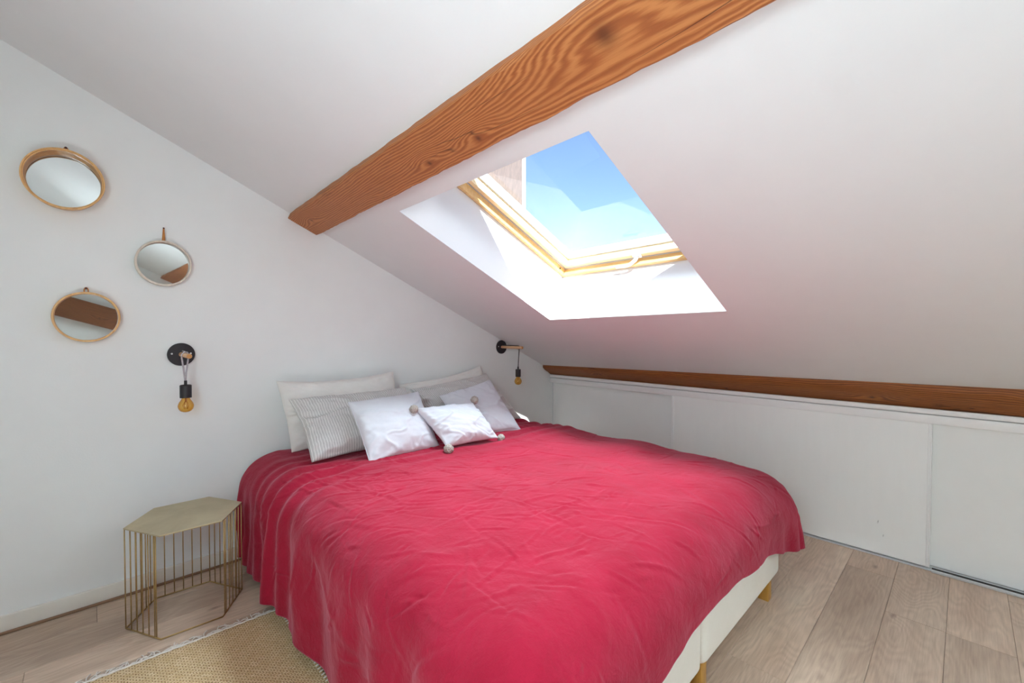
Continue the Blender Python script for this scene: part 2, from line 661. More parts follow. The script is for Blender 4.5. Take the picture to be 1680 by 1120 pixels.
def glass_mat(name, tint, refl=1.0):
    m = M(name)
    m.n.remove(m.b)
    out = m.n['Material Output']
    tr = m.node('ShaderNodeBsdfTransparent')
    tr.inputs[0].default_value = tint
    gl = m.node('ShaderNodeBsdfGlossy')
    gl.inputs['Roughness'].default_value = 0.0
    fr = m.node('ShaderNodeFresnel')
    fr.inputs['IOR'].default_value = 1.45
    nz = m.noise(m.coord('Object', (1, 1, 1)), 2.0, 2)
    geo = m.node('ShaderNodeNewGeometry')          # only the face a ray enters by reflects
    front = m.math('SUBTRACT', 1.0, geo.outputs['Backfacing'])
    k = m.math('MULTIPLY', fr.outputs[0], m.math('ADD', m.math('MULTIPLY', nz, 0.04), refl))
    k = m.math('MULTIPLY', k, front)
    mx = m.node('ShaderNodeMixShader')
    m.l(k, mx.inputs[0])
    m.l(tr.outputs[0], mx.inputs[1])
    m.l(gl.outputs[0], mx.inputs[2])
    m.l(mx.outputs[0], out.inputs['Surface'])
    return m.m


GLASS = glass_mat('window_glass', (0.97, 0.98, 0.99, 1), 1.0)


def bulb_mat():
    m = M('amber_glass')
    m.n.remove(m.b)
    out = m.n['Material Output']
    lw = m.node('ShaderNodeLayerWeight')
    lw.inputs['Blend'].default_value = 0.35
    c = m.ramp(lw.outputs['Facing'], [(0.0, srgb(252, 228, 160)), (0.7, srgb(232, 184, 84)), (1.0, srgb(190, 130, 40))])
    tr = m.node('ShaderNodeBsdfTransparent')
    m.l(c, tr.inputs[0])
    gl = m.node('ShaderNodeBsdfGlossy')
    gl.inputs['Roughness'].default_value = 0.04
    fr = m.node('ShaderNodeFresnel')
    nz = m.noise(m.coord('Object', (1, 1, 1)), 30.0, 2)
    fr.inputs['IOR'].default_value = 1.5
    mx = m.node('ShaderNodeMixShader')
    geo = m.node('ShaderNodeNewGeometry')
    front = m.math('SUBTRACT', 1.0, geo.outputs['Backfacing'])
    m.l(m.math('MULTIPLY', m.math('MULTIPLY', fr.outputs[0], m.math('ADD', nz, 1.0)), front), mx.inputs[0])
    m.l(tr.outputs[0], mx.inputs[1])
    m.l(gl.outputs[0], mx.inputs[2])
    m.l(mx.outputs[0], out.inputs['Surface'])
    return m.m


AMBER = bulb_mat()

# ------------------------------------------------------------------ room geometry
YW, XK = 2.584, 2.966            # headboard wall, cupboard front
XL, YB = -0.62, -2.55            # walls outside the picture
S, K = 0.4535, 0.016             # slope of the ceiling down to the cupboards, slight fall along it


def ceil_z(x, y):
    return 0.877 + S * (2.885 - x) + K * (YW - y)


Lc = math.hypot(1, S)
T = Vector((1, 0, -S)) / Lc      # down the slope
N = Vector((S, 0, 1)) / Lc       # out through the roof
YV = Vector((0, 1, -K))
ORG = Vector((1.032, 0, ceil_z(1.032, 0)))
WA, WY0, WY1, WD = 1.157, 0.757, 1.822, 0.305     # skylight opening: length down slope, sides, reveal depth


def W(a, y, d):
    return ORG + T * a + YV * y + N * d


# floor: a slab with every plank laid on it
floor = box_obj('floor', (XL, YB, -0.06), (XK + 0.1, YW, -0.0145), DARK)
tag(floor, kind='structure')
PW = 0.183
row = -17
plank_cache = {}
yrow = 0.586 + PW * row
rnd = random.Random(5)
fixed_joint = {-1: 1.662, 0: 0.95, -2: 1.45, -3: 2.395, -4: 1.1, 8: -0.18, 9: 0.62}
k = row
while True:
    ya = 0.586 + PW * k
    if ya >= YW - 0.005: break
    yb = min(ya + PW, YW - 0.004)
    ya2 = max(ya, YB)
    if yb > YB:
        j = fixed_joint.get(k, rnd.uniform(XL, XL + 1.3))
        while j > XL: j -= 1.29
        x = j
        while x < XK + 0.08:
            x0, x1 = max(x, XL), min(x + 1.29, XK + 0.08)
            if x1 - x0 > 0.03:
                bm = bmesh.new()
                add_box(bm, (x0 + 0.0004, ya2 + 0.0004, -0.0145), (x1 - 0.0004, yb - 0.0004, rnd.uniform(-0.0003, 0)), 0.0011, 1)
                bm_obj('plank', bm, OAK, floor)
            x += 1.29
    k += 1

# headboard wall and the walls outside the picture
V = []
for y in (YW, YW + 0.1):
    for (x, z) in ((XL - 0.1, -0.06), (3.6, -0.06), (3.6, ceil_z(3.6, y) + 0.1), (XL - 0.1, ceil_z(XL - 0.1, y) + 0.1)): V.append((x, y, z))
F = [(0, 1, 2, 3), (7, 6, 5, 4), (0, 4, 5, 1), (1, 5, 6, 2), (2, 6, 7, 3), (3, 7, 4, 0)]
wall = fix_normals(mesh_obj('wall_head', V, F, WALL, None, False))
tag(wall, kind='structure')
# short return at the end of the cupboards
ret = box_obj('wall_return', (2.985, YW - 0.004, 0.0), (3.2, YW + 0.02, 0.79), WALL)
tag(ret, kind='structure')


V = []
for y in (YB - 0.1, YB):
    for (x, z) in ((XL - 0.1, -0.06), (3.6, -0.06), (3.6, ceil_z(3.6, y) + 0.1), (XL - 0.1, ceil_z(XL - 0.1, y) + 0.1)): V.append((x, y, z))
tag(fix_normals(mesh_obj('wall_back', V, F, WALL, None, False)), kind='structure')
wl = bmesh.new()
add_box(wl, (XL - 0.14, YB - 0.14, -0.06), (XL, YW + 0.1, 2.60))
tag(bm_obj('wall_left', wl, WALL), kind='structure')
tag(box_obj('wall_knee', (3.55, YB, -0.06), (3.62, YW, 1.0), WALL), kind='structure')


# ceiling: a thick sloping slab with the skylight well cut through
a0c = (XL - 0.25 - 1.032) * Lc
a1c = (3.75 - 1.032) * Lc
W2Y0, W2Y1 = WY0 - 2.44, WY1 - 2.44                # unseen second roof window, added to light the room
ys = [YB - 0.15, W2Y0, W2Y1, WY0, WY1, YW + 0.1]
As = [a0c, 0.0, WA, a1c]
V, F = [], []
TH = 0.46
ny_ = len(ys)
for d in (0.0, TH):
    for a in As:
        for y in ys: V.append(tuple(W(a, y, d)))
idx = lambda l, i, j: l * 4 * ny_ + i * ny_ + j
for i in range(3):
    for j in range(ny_ - 1):
        if i == 1 and j in (1, 3): continue
        F.append((idx(0, i, j), idx(0, i, j + 1), idx(0, i + 1, j + 1), idx(0, i + 1, j)))
        F.append((idx(1, i, j), idx(1, i + 1, j), idx(1, i + 1, j + 1), idx(1, i, j + 1)))
for j0 in (1, 3):
    hole = [(1, j0), (1, j0 + 1), (2, j0 + 1), (2, j0)]
    for (p, q_) in zip(hole, hole[1:] + hole[:1]):
        F.append((idx(0, *p), idx(0, *q_), idx(1, *q_), idx(1, *p)))
rim = [(0, j) for j in range(ny_)] + [(i, ny_ - 1) for i in range(1, 4)] + [(3, j) for j in range(ny_ - 2, -1, -1)] + [(i, 0) for i in (2, 1)]
for (p, q_) in zip(rim, rim[1:] + rim[:1]):
    F.append((idx(0, *q_), idx(0, *p), idx(1, *p), idx(1, *q_)))
ceiling = fix_normals(mesh_obj('ceiling', V, F, CEIL, None, False))
tag(ceiling, kind='structure')

# baseboard with an oak strip at the floor
bm = bmesh.new()
add_box(bm, (XL, YW - 0.013, 0.0), (0.62, YW, 0.071), 0.004, 3)
tag(bm_obj('baseboard_head', bm, BASEW, autosmooth=50), kind='structure')
bm = bmesh.new()
add_box(bm, (XL, YW - 0.023, 0.0), (0.62, YW - 0.013, 0.011), 0.003, 2)
tag(bm_obj('trim_1', bm, STRIPW, autosmooth=50), kind='structure')

# ------------------------------------------------------------------ skylight
def wbox(bm, a, y, d, bev=0.004):
    """box in window coordinates"""
    b = bmesh.new()
    bmesh.ops.create_cube(b, size=1.0)
    for v in b.verts:
        v.co = W((a[0] + a[1]) / 2 + v.co.x * (a[1] - a[0]), (y[0] + y[1]) / 2 + v.co.y * (y[1] - y[0]), (d[0] + d[1]) / 2 + v.co.z * (d[1] - d[0]))
    if bev: bmesh.ops.bevel(b, geom=b.edges[:], offset=bev, segments=2, profile=0.5, affect='EDGES')
    merge(bm, b)


def ring(name, a, y, w_, d, mat, bev=0.003, parent=None):
    """four bars of one rectangular frame, each a mesh of its own"""
    out = []
    for nm, aa, yy in (('top', (a[0], a[0] + w_), y), ('bottom', (a[1] - w_, a[1]), y),
                       ('low', (a[0] + w_, a[1] - w_), (y[0], y[0] + w_)), ('high', (a[0] + w_, a[1] - w_), (y[1] - w_, y[1]))):
        bm = bmesh.new()
        wbox(bm, aa, yy, d, bev)
        out.append(bm_obj(name, bm, mat, parent, autosmooth=40))
    return out




def roof_window(name, y0_, y1_, label):
    sk = bpy.data.objects.new(name, None)
    sk.location = W(WA / 2, (y0_ + y1_) / 2, WD)
    COL.objects.link(sk)
    tag(sk, label, kind='structure')
    e = 0.0015
    ring('frame_bar', (e, WA - e), (y0_ + e, y1_ - e), 0.024, (WD, 0.43), PINE, parent=sk)
    ring('frame_lip', (0.024, WA - 0.024), (y0_ + 0.024, y1_ - 0.024), 0.006, (WD + 0.040, 0.43), GASK, 0.001, parent=sk)
    ring('sash_bar', (0.036, WA - 0.036), (y0_ + 0.036, y1_ - 0.036), 0.030, (0.345, 0.438), PINEP, parent=sk)
    ring('sash_gasket', (0.066, WA - 0.066), (y0_ + 0.066, y1_ - 0.066), 0.012, (0.388, 0.438), GASK, 0.001, parent=sk)
    bm = bmesh.new()
    wbox(bm, (0.07, WA - 0.07), (y0_ + 0.07, y1_ - 0.07), (0.409, 0.414), 0)
    bm_obj('glass_pane', bm, GLASS, sk)
    bm = bmesh.new()
    wbox(bm, (-0.05, 0.075), (y0_ - 0.03, y1_ + 0.03), (0.438, 0.475), 0.004)
    bm_obj('hood', bm, GASK, sk, autosmooth=40)
    # handle on the lower sash bar
    hy, ha = y0_ + 0.505, WA - 0.055
    bm = bmesh.new()
    wbox(bm, (ha - 0.014, ha + 0.014), (hy - 0.022, hy + 0.028), (0.333, 0.346), 0.004)
    hnd = bm_obj('handle', bm, HANDLE, sk, autosmooth=40)
    V, F = tube([W(ha, hy, 0.338), W(ha + 0.004, hy + 0.012, 0.318), W(ha + 0.014, hy + 0.045, 0.300), W(ha + 0.017, hy + 0.075, 0.296), W(ha + 0.017, hy + 0.135, 0.296)],
                [0.010, 0.011, 0.010, 0.009, 0.007], 12)
    fix_normals(mesh_obj('lever', V, F, HANDLE, hnd))
    lathe_obj('screw', [(0, 0), (0.005, 0), (0.005, 0.003), (0, 0.003)], W(WA - 0.075, y1_ - 0.0265, 0.325), -YV, DARK, sk, 12)


roof_window('window_1', WY0, WY1, 'pine framed roof window set in the sloping white ceiling')
roof_window('added_window', W2Y0, W2Y1, None)  # out of view, added to let more light into the room
# sheer blind added across the unseen second window, to soften its sun
bl = M('added_blind_cloth')
bl.n.remove(bl.b)
mx_, tl_, tp_ = bl.node('ShaderNodeMixShader'), bl.node('ShaderNodeBsdfTranslucent'), bl.node('ShaderNodeBsdfTransparent')
bl.l(bl.ramp(bl.noise(bl.coord('Object', (300, 300, 300)), 1.0, 2), [(0.0, srgb(236, 238, 238)), (1.0, srgb(244, 245, 245))]), tl_.inputs[0])
mx_.inputs[0].default_value = 0.12
bl.l(tl_.outputs[0], mx_.inputs[1]); bl.l(tp_.outputs[0], mx_.inputs[2]); bl.l(mx_.outputs[0], bl.n['Material Output'].inputs['Surface'])
bm = bmesh.new()
wbox(bm, (0.01, WA - 0.01), (W2Y0 + 0.01, W2Y1 - 0.01), (0.2995, 0.3), 0)
bo = bm_obj('added_blind', bm, bl.m)
tag(bo, 'sheer white blind added over the unseen roof window to soften its light', 'blind')

# rough rendered party wall of the next house, seen through the glass
PH = math.radians(60.3)
edge = Vector((0, 0, CAM_H)) + Vector((0.715, 0.709, 0.342)) * 10.0
ax1 = Vector((math.cos(PH), math.sin(PH), 0))
ax2 = Vector((math.sin(PH), -math.cos(PH), 0))
pw = empty('party_wall', (edge.x, edge.y, 0), 'pinkish rendered wall of the next house seen through the roof window', 'building')
F = [(0, 1, 2, 3), (4, 7, 6, 5), (0, 4, 5, 1), (1, 5, 6, 2), (2, 6, 7, 3), (3, 7, 4, 0)]
for nm, za, zb_, mm, ov in (('masonry', 0.0, 9.0, CHIM, 0.0), ('coping', 9.0, 9.12, ROOF, 0.05)):
    V = []
    for z in (za, zb_):
        for (p, q_) in ((-ov, -ov), (9 + ov, -ov), (9 + ov, 0.08 + ov), (-ov, 0.08 + ov)):
            c_ = edge + ax1 * p + ax2 * q_
            V.append((c_.x, c_.y, z))
    fix_normals(mesh_obj(nm, V, F, mm, pw, False))

# ------------------------------------------------------------------ beams


def loft(name, sections, mat, uv=None, label=None, cat='beam'):
    """sections: list of rings of points; uv per ring"""
    n, m_ = len(sections), len(sections[0])
    V = np.array([p for s_ in sections for p in s_])
    F = []
    for i in range(n - 1):
        for j in range(m_ - 1):
            F.append((i * m_ + j, i * m_ + j + 1, (i + 1) * m_ + j + 1, (i + 1) * m_ + j))
    F.append(tuple(range(m_))[::-1]); F.append(tuple((n - 1) * m_ + j for j in range(m_)))
    F.append  # ends closed
    for i in range(n - 1):
        F.append((i * m_ + m_ - 1, i * m_, (i + 1) * m_, (i + 1) * m_ + m_ - 1))
    o = fix_normals(mesh_obj(name, V, F, mat, None, True, uv))
    o.data.set_sharp_from_angle(angle=math.radians(38))
    if label: tag(o, label, cat)
    return o


def sect_noise(y, seed):
    return float(fbm(np.array([y * 9.0 + seed]), np.array([seed * 3.7]), 3)[0])


# big purlin: face parallel to the ceiling, standing 3.5 cm proud of it
PURL = beam_mat('purlin_wood', srgb(192, 126, 72), srgb(164, 96, 50), srgb(122, 60, 30),
                [(2.03, 0.065, 0.052), (1.52, 0.128, 0.019), (1.25, 0.122, 0.017), (0.16, 0.08, 0.02)], 640.0)
secs, uvs = [], []
n_seg = 260
for i in range(n_seg + 1):
    y = YW + 0.02 - (YW + 0.02 - YB) * i / n_seg
    dy = y - 2.577
    xl = 0.783 + 0.0170 * dy
    zl = 1.795 - 0.0235 * dy
    xr = 0.941 + 0.0131 * dy
    zr = 1.724 - 0.0212 * dy
    L_, R_ = np.array([xl, y, zl]), np.array([xr, y, zr])
    nn = np.array([N.x, 0, N.z]); tt = (R_ - L_) / np.linalg.norm(R_ - L_)
    wl = 0.004 + 0.007 * max(0, sect_noise(y, 1)) * 2
    wr_ = 0.003 + 0.004 * max(0, sect_noise(y, 5)) * 2
    jl = 0.003 * sect_noise(y, 2)
    jr = 0.0035 * sect_noise(y, 8) + 0.0025 * sect_noise(y * 4, 3)
    pts = [L_ + nn * 0.16 + tt * jl, L_ + nn * wl + tt * jl, L_ + tt * (wl * 0.9)]
    vv = [-0.16, -0.01, wl]
    for q_ in (0.2, 0.4, 0.6, 0.8):
        pts.append(L_ + (R_ - L_) * q_ + nn * 0.0012 * sect_noise(y * 2 + q_ * 9, 4))
        vv.append(0.173 * q_)
    pts += [R_ - tt * wr_ + tt * jr, R_ + nn * wr_ + tt * jr, R_ + nn * 0.16 + tt * jr]
    vv += [0.173 - wr_, 0.176, 0.33]
    secs.append(pts)
    uvs += [(YW - y, b_) for b_ in vv]
loft('purlin_beam', secs, PURL, uvs, 'thick knotty orange brown roof beam crossing the white ceiling above the skylight')

# wall plate beam above the cupboards
PLATE = beam_mat('plate_wood', srgb(164, 100, 44), srgb(130, 72, 28), srgb(78, 38, 16), [(2.25, 0.07, 0.02), (3.0, 0.10, 0.02), (0.55, 0.05, 0.015)], 620.0, 0.35)
secs, uvs = [], []
for i in range(161):
    y = YW + 0.004 - (YW + 0.004 - YB) * i / 160
    rise = ceil_z(2.87, y) - ceil_z(2.87, YW)
    j = 0.004 * sect_noise(y, 21)
    j2 = 0.0025 * sect_noise(y * 3, 22)
    pr = [(2.866 + j * 0.4, 0.96 + rise), (2.866 + j * 0.4, 0.868 + rise * 0.75 + j), (2.872 + j * 0.5, 0.858 + rise * 0.7 + j), (2.902 + j, 0.836 + rise * 0.4 + j2), (2.935, 0.820 + rise * 0.2 + j2),
          (2.962 + j2, 0.8015 + j2 * 0.5), (2.970 + j2, 0.7985), (3.10, 0.7985), (3.10, 0.86)]
    secs.append([(x, y, z) for x, z in pr])
    vv = [-0.09, 0.0, 0.012, 0.05, 0.085, 0.12, 0.13, 0.26, 0.32]
    uvs += [(YW - y, b_) for b_ in vv]
loft('wall_plate_beam', secs, PLATE, uvs, 'dark stained low beam running above the white cupboard doors')

# diagonal brace on the back wall, seen in the lowest mirror
BRACE = beam_mat('brace_wood', srgb(150, 96, 58), srgb(122, 74, 42), srgb(84, 46, 26), [(0.7, 0.1, 0.02)], 420.0)
secs, uvs = [], []
for i in range(41):
    t_ = i / 40
    x = -0.61 + 1.9 * t_
    z = 1.56 - 0.34 * (x + 0.45)
    dn = np.array([0.32, 0, 0.947])
    c_ = np.array([x, YB + 0.001, z])
    h_ = 0.13
    pts = [c_ - dn * h_ + [0, 0, 0], c_ - dn * h_ + [0, 0.10, 0], c_ - dn * 0.05 + [0, 0.115, 0], c_ + dn * 0.05 + [0, 0.115, 0], c_ + dn * h_ + [0, 0.105, 0], c_ + dn * h_]
    secs.append(pts)
    uvs += [(1.9 * t_, b_) for b_ in (-0.1, 0, 0.08, 0.18, 0.26, 0.36)]
loft('brace_beam', secs, BRACE, uvs, 'brown diagonal beam reflected in the lowest round mirror')

# ------------------------------------------------------------------ cupboard front: fillet, rails and sliding doors
tag(box_obj('trim_2', (2.951, YB, 0.7735), (3.10, YW - 0.006, 0.7985), TRIMW, None, 0.002), kind='structure')
bm = bmesh.new()
add_box(bm, (2.956, YB, 0.726), (3.08, YW - 0.006, 0.7685), 0.003)
tag(bm_obj('trim_3', bm, TRIMW, autosmooth=40), kind='structure')
tr = bmesh.new()
add_box(tr, (2.958, YB, 0.0), (3.06, YW - 0.006, 0.006), 0.001)
add_box(tr, (2.946, YB, 0.0), (2.960, 0.100, 0.011), 0.001)
add_box(tr, (2.990, YB, 0.0), (2.996, YW - 0.006, 0.012), 0.001)
t4 = tag(bm_obj('trim_4', tr, ALU, autosmooth=40), kind='structure')
box_obj('slot', (2.9605, YB, 0.0062), (2.9895, 0.100, 0.0072), DARK, t4)


def door_mat():
    m = M('sliding_door_panel')
    v = m.coord('Object')
    n = m.noise(m.coord('Object', (30, 30, 4)), 1.0, 4, 0.6)
    c = m.ramp(n, [(0.3, srgb(240, 241, 239)), (0.7, srgb(242, 243, 241))])
    sep = m.node('ShaderNodeSeparateXYZ')
    m.l(v, sep.inputs[0])
    acc = None
    for (yy, zz, ry, rz) in ((-0.470, -0.195, 0.0022, 0.007), (-0.492, -0.262, 0.0018, 0.006)):
        a = m.math('POWER', m.math('DIVIDE', m.math('ADD', m.math('SUBTRACT', sep.outputs[1], yy), m.math('MULTIPLY', m.math('SUBTRACT', sep.outputs[2], zz), 0.15)), ry), 2.0)
        b = m.math('POWER', m.math('DIVIDE', m.math('SUBTRACT', sep.outputs[2], zz), rz), 2.0)
        g = m.math('EXPONENT', m.math('MULTIPLY', m.math('ADD', a, b), -1.0))
        acc = g if acc is None else m.math('MAXIMUM', acc, g)
    m.color(m.mix(m.math('MULTIPLY', acc, 0.6), c, srgb(120, 115, 112)))
    m.set(Roughness=0.4)
    m.b.inputs['Specular IOR Level'].default_value = 0.35
    return m.m


DOORS = door_mat()


def sliding_door(x, y0, y1, label):
    d_ = empty('sliding_door', (x, (y0 + y1) / 2, 0.012), label, 'cupboard door', 'white sliding cupboard doors under the low beam')
    d_['kind'] = 'thing'
    z0, z1 = 0.0125, 0.735
    box_obj('panel', (x + 0.004, y0 + 0.0125, z0), (x + 0.018, y1 - 0.0125, z1), DOORS if x < 2.98 else DOORW, d_)
    for yy in (y0, y1 - 0.014):
        bm = bmesh.new()
        add_box(bm, (x, yy, z0), (x + 0.021, yy + 0.004, z1), 0.0015, 2)
        add_box(bm, (x + 0.0035, yy + 0.004, z0), (x + 0.021, yy + 0.010, z1), 0.001, 1)
        add_box(bm, (x, yy + 0.010, z0), (x + 0.021, yy + 0.014, z1), 0.0015, 2)
        bm_obj('stile', bm, TRIMW, d_, autosmooth=40)
    return d_


sliding_door(2.998, 1.425, YW - 0.008, 'white sliding cupboard door beside the headboard wall, half behind the bed')
sliding_door(2.966, 0.108, 1.445, 'white sliding cupboard door standing forward between the two recessed doors')
sliding_door(2.998, -1.25, 0.128, 'white sliding cupboard door farthest from the headboard wall, set behind its floor track')

# ------------------------------------------------------------------ bed
yf_box = 0.555


def box_spring(x0, x1, label):
    b_ = empty('box_spring', ((x0 + x1) / 2, (yf_box + 2.53) / 2, 0), label, 'bed base', 'upholstered bed bases under the red duvet')
    bm = bmesh.new()
    lo, hi = Vector((x0, yf_box, 0.104)), Vector((x1, 2.53, 0.36))
    nx, ny, nz = 10, 20, 8
    b = bmesh.new()
    bmesh.ops.create_cube(b, size=1.0)
    c_, s_ = (lo + hi) / 2, hi - lo
    for v in b.verts: v.co = Vector((v.co.x * s_.x, v.co.y * s_.y, v.co.z * s_.z)) + c_
    bot = [e_ for e_ in b.edges if all(v.co.z < 0.2 for v in e_.verts)]
    bmesh.ops.bevel(b, geom=b.edges[:], offset=0.034, segments=6, profile=0.5, affect='EDGES')
    merge(bm, b)
    o = bm_obj('upholstered_box', bm, BOXF, b_, True)
    me = o.data
    ul = me.uv_layers.new(name='UVMap')
    for lp in me.loops:
        co = me.vertices[lp.vertex_index].co
        ul.data[lp.index].uv = (co.x + co.y * 0.3, co.z + co.y * 0.7)
    for lx in (x0 + 0.058 if x0 > 1 else x0 + 0.058, x1 - 0.058):
        for ly in (yf_box + 0.045, 2.47):
            bm = bmesh.new()
            add_box(bm, (lx - 0.021, ly - 0.021, 0.0), (lx + 0.021, ly + 0.021, 0.106), 0.002)
            bm_obj('leg', bm, BEDLEG, b_, autosmooth=40)
    return b_


box_spring(0.595, 1.3705, 'cream upholstered bed base nearer the brass side table')
box_spring(1.3735, 2.185, 'cream upholstered bed base nearer the sliding cupboard doors')
mt = bmesh.new()
add_box(mt, (0.605, 0.585, 0.3605), (2.17, 2.53, 0.505), 0.045, 5)
mo = bm_obj('mattress', mt, BOXF, None, True)
tag(mo, 'mattress lying on the two bed bases beneath the red duvet', 'mattress')

# duvet -------------------------------------------------------------
XLT, XRT, YFT, YHT = 0.695, 2.235, 0.700, 2.545
R_E = 0.115
NS, NT = 470, 440
Lleft, Lright, Lfoot = 0.60, 0.43, 0.43
Wd, Hd = XRT - XLT, YHT - YFT
s_ = np.linspace(-1, 1, NS)
# hem lengths vary along the edges: parametrise s in three bands
ss = np.concatenate([np.linspace(-1, 0, 110, endpoint=False), np.linspace(0, 1, 270, endpoint=False), np.linspace(1, 2, 90)])
tt_ = np.concatenate([np.linspace(-1, 0, 90, endpoint=False), np.linspace(0, 1, 350)])
SS, TT = np.meshgrid(ss, tt_, indexing='ij')
NS, NT = SS.shape
un = np.clip(SS, 0, 1) * Wd            # position on the flat top
vn = np.clip(TT, 0, 1) * Hd
fl = np.clip(-SS, 0, 1); fr_ = np.clip(SS - 1, 0, 1); ff = np.clip(-TT, 0, 1)


def smooth(a, b, x):
    t = np.clip((x - a) / (b - a), 0, 1)
    return t * t * (3 - 2 * t)


left_len = 0.590 + 0.018 * fbm(vn * 3.1, vn * 0 + 2.0, 2) - 0.03 * smooth(0.9, 0.2, vn) + 0.0 * vn
right_len = 0.35 + 0.02 * fbm(vn * 3.0, vn * 0 + 5.0, 2)
xq = un / Wd
foot_len = 0.345 - 0.035 * np.exp(-((xq - 0.45) / 0.25) ** 2) + 0.07 * smooth(0.70, 1.0, xq) + 0.015 * fbm(un * 4.0, un * 0 + 8.0, 2)
dxl, dxr, dyf = fl * left_len, fr_ * right_len, ff * foot_len
dx = dxr - dxl
p_ = 5.0
ea = np.abs(dx); eb = dyf
e_ = (ea ** p_ + eb ** p_) ** (1 / p_)
ang = np.arctan2(-eb, np.where(ea + eb > 0, dx, 1.0))
nrm = np.maximum(np.hypot(dx, eb), 1e-9)
dirx = np.where(ea + eb > 0, dx / nrm, 0.0)
diry = np.where(ea + eb > 0, -eb / nrm, 0.0)
R_E = R_E + 0.075 * diry ** 2 + 0.045 * np.where(dirx < 0, dirx, 0) ** 2   # softer shoulders at the foot and on the left
q90 = R_E * PI / 2
flare = 0.06 + 0.24 * (fr_ > 0) * (ff > 0) * np.sin(np.clip(np.abs(ang), 0, PI / 2) * 2)
flare = np.where(fl > 0, 0.05 - 0.07 * smooth(0.3, 1.2, vn) * 0, flare)
arc = np.clip(e_, 0, q90)
out = R_E * np.sin(arc / R_E)
down = R_E * (1 - np.cos(arc / R_E))
rest = np.maximum(e_ - q90, 0)
out = out + rest * flare
down = down + rest * np.sqrt(1 - flare ** 2)
# folds on the hanging cloth
along = np.where((fl > 0) & (ff == 0), vn, np.where((ff > 0) & (fl == 0) & (fr_ == 0), un + 5, 0))
cornerL = (fl > 0) & (ff > 0); cornerR = (fr_ > 0) & (ff > 0)
ph = vn * 1.0 + un * 1.0 + np.abs(ang) * 0.30
ph = np.where(fl > 0, vn + ff * 0 + (np.abs(ang) - PI) * 0.25, ph)
depth = smooth(0.05, 0.45, e_)
foldL = (np.sin(ph * 2 * PI / 0.30 + 2.2 * fbm(ph * 2, e_ * 1.5, 2) + 0.8) * 0.45 + fbm(ph * 6, e_ * 1.6, 2)) * 0.030
foldF = (fbm(ph * 6 + 3, e_ * 2.5, 2)) * 0.014 * (0.35 + 1.1 * smooth(0.55, 0.95, xq))
foldR = (np.sin(np.abs(ang) * 9.5 + 0.6 + 1.2 * fbm(np.abs(ang) * 3, e_ * 3, 2))) * 0.020
fold = np.where(fl > 0, foldL, np.where(cornerR, foldR * np.sin(np.clip(np.abs(ang), 0, PI / 2) * 2) + foldF, np.where(fr_ > 0, foldL * 0.4, foldF)))
out = out + fold * depth
# near the wall the hanging side is gathered and pulled out a little
gat = smooth(1.55, 1.9, vn) * (fl > 0) * smooth(0.1, 0.5, e_)
out = out + 0.016 * gat * np.sin(vn * 2 * PI / 0.10 + 3.0 * fbm(vn * 4, e_ * 2, 2))
X = XLT + un + dirx * out
Y = YFT + vn + diry * out
# top surface height
edge_s = np.minimum(np.minimum(un, Wd - un), vn)
z0 = 0.546 + 0.012 * smooth(0.0, 0.5, edge_s)
puff = 0.016 * fbm(un * 2.3 + 1.3, vn * 2.3 + 4.2, 2)
z0 = z0 + puff * smooth(-0.02, 0.3, edge_s + 0.1) + 0.010 * np.sin(vn * 2 * PI / 0.52 + 0.6) * smooth(Wd - 0.5, Wd, un) - 0.012 * smooth(Hd - 0.55, Hd - 0.25, vn)
z0 = z0 - 0.016 * smooth(0.55, 0.0, vn) * smooth(0.6, 0.1, un) - 0.03 * smooth(0.30, 0.0, np.hypot(vn, Wd - un))
Z = z0 - down
P = np.stack([X, Y, Z], -1)
# wrinkles along the normal
du = np.gradient(P, axis=0); dv = np.gradient(P, axis=1)
NRM = np.cross(du, dv)
NRM /= np.maximum(np.linalg.norm(NRM, axis=-1, keepdims=True), 1e-9)
a_ = un + dx; b_ = vn - eb
wr = 0.0040 * fbm(a_ * 6 + b_ * 2, b_ * 5 - a_ * 1.5, 3)
gather = smooth(Hd - 0.95, Hd - 0.55, vn) * smooth(Hd - 0.05, Hd - 0.45, vn)
wr += gather * 0.0115 * np.sin((vn + 0.05 * fbm(un * 3, vn * 3, 2) + 0.06 * un) * 2 * PI / 0.115) * (0.6 + 0.5 * fbm(un * 4, vn * 2 + 7, 2))
leftz = smooth(0.75, 0.05, un)
wr += 0.0040 * leftz * ridge(a_ * 2.2 - b_ * 1.0 + 2, b_ * 1.8 + a_ * 0.8)
wr += 0.0022 * fbm(a_ * 14, b_ * 14, 2) * np.clip(fbm(a_ * 2 + 4, b_ * 2, 2) + 0.4, 0, 1)
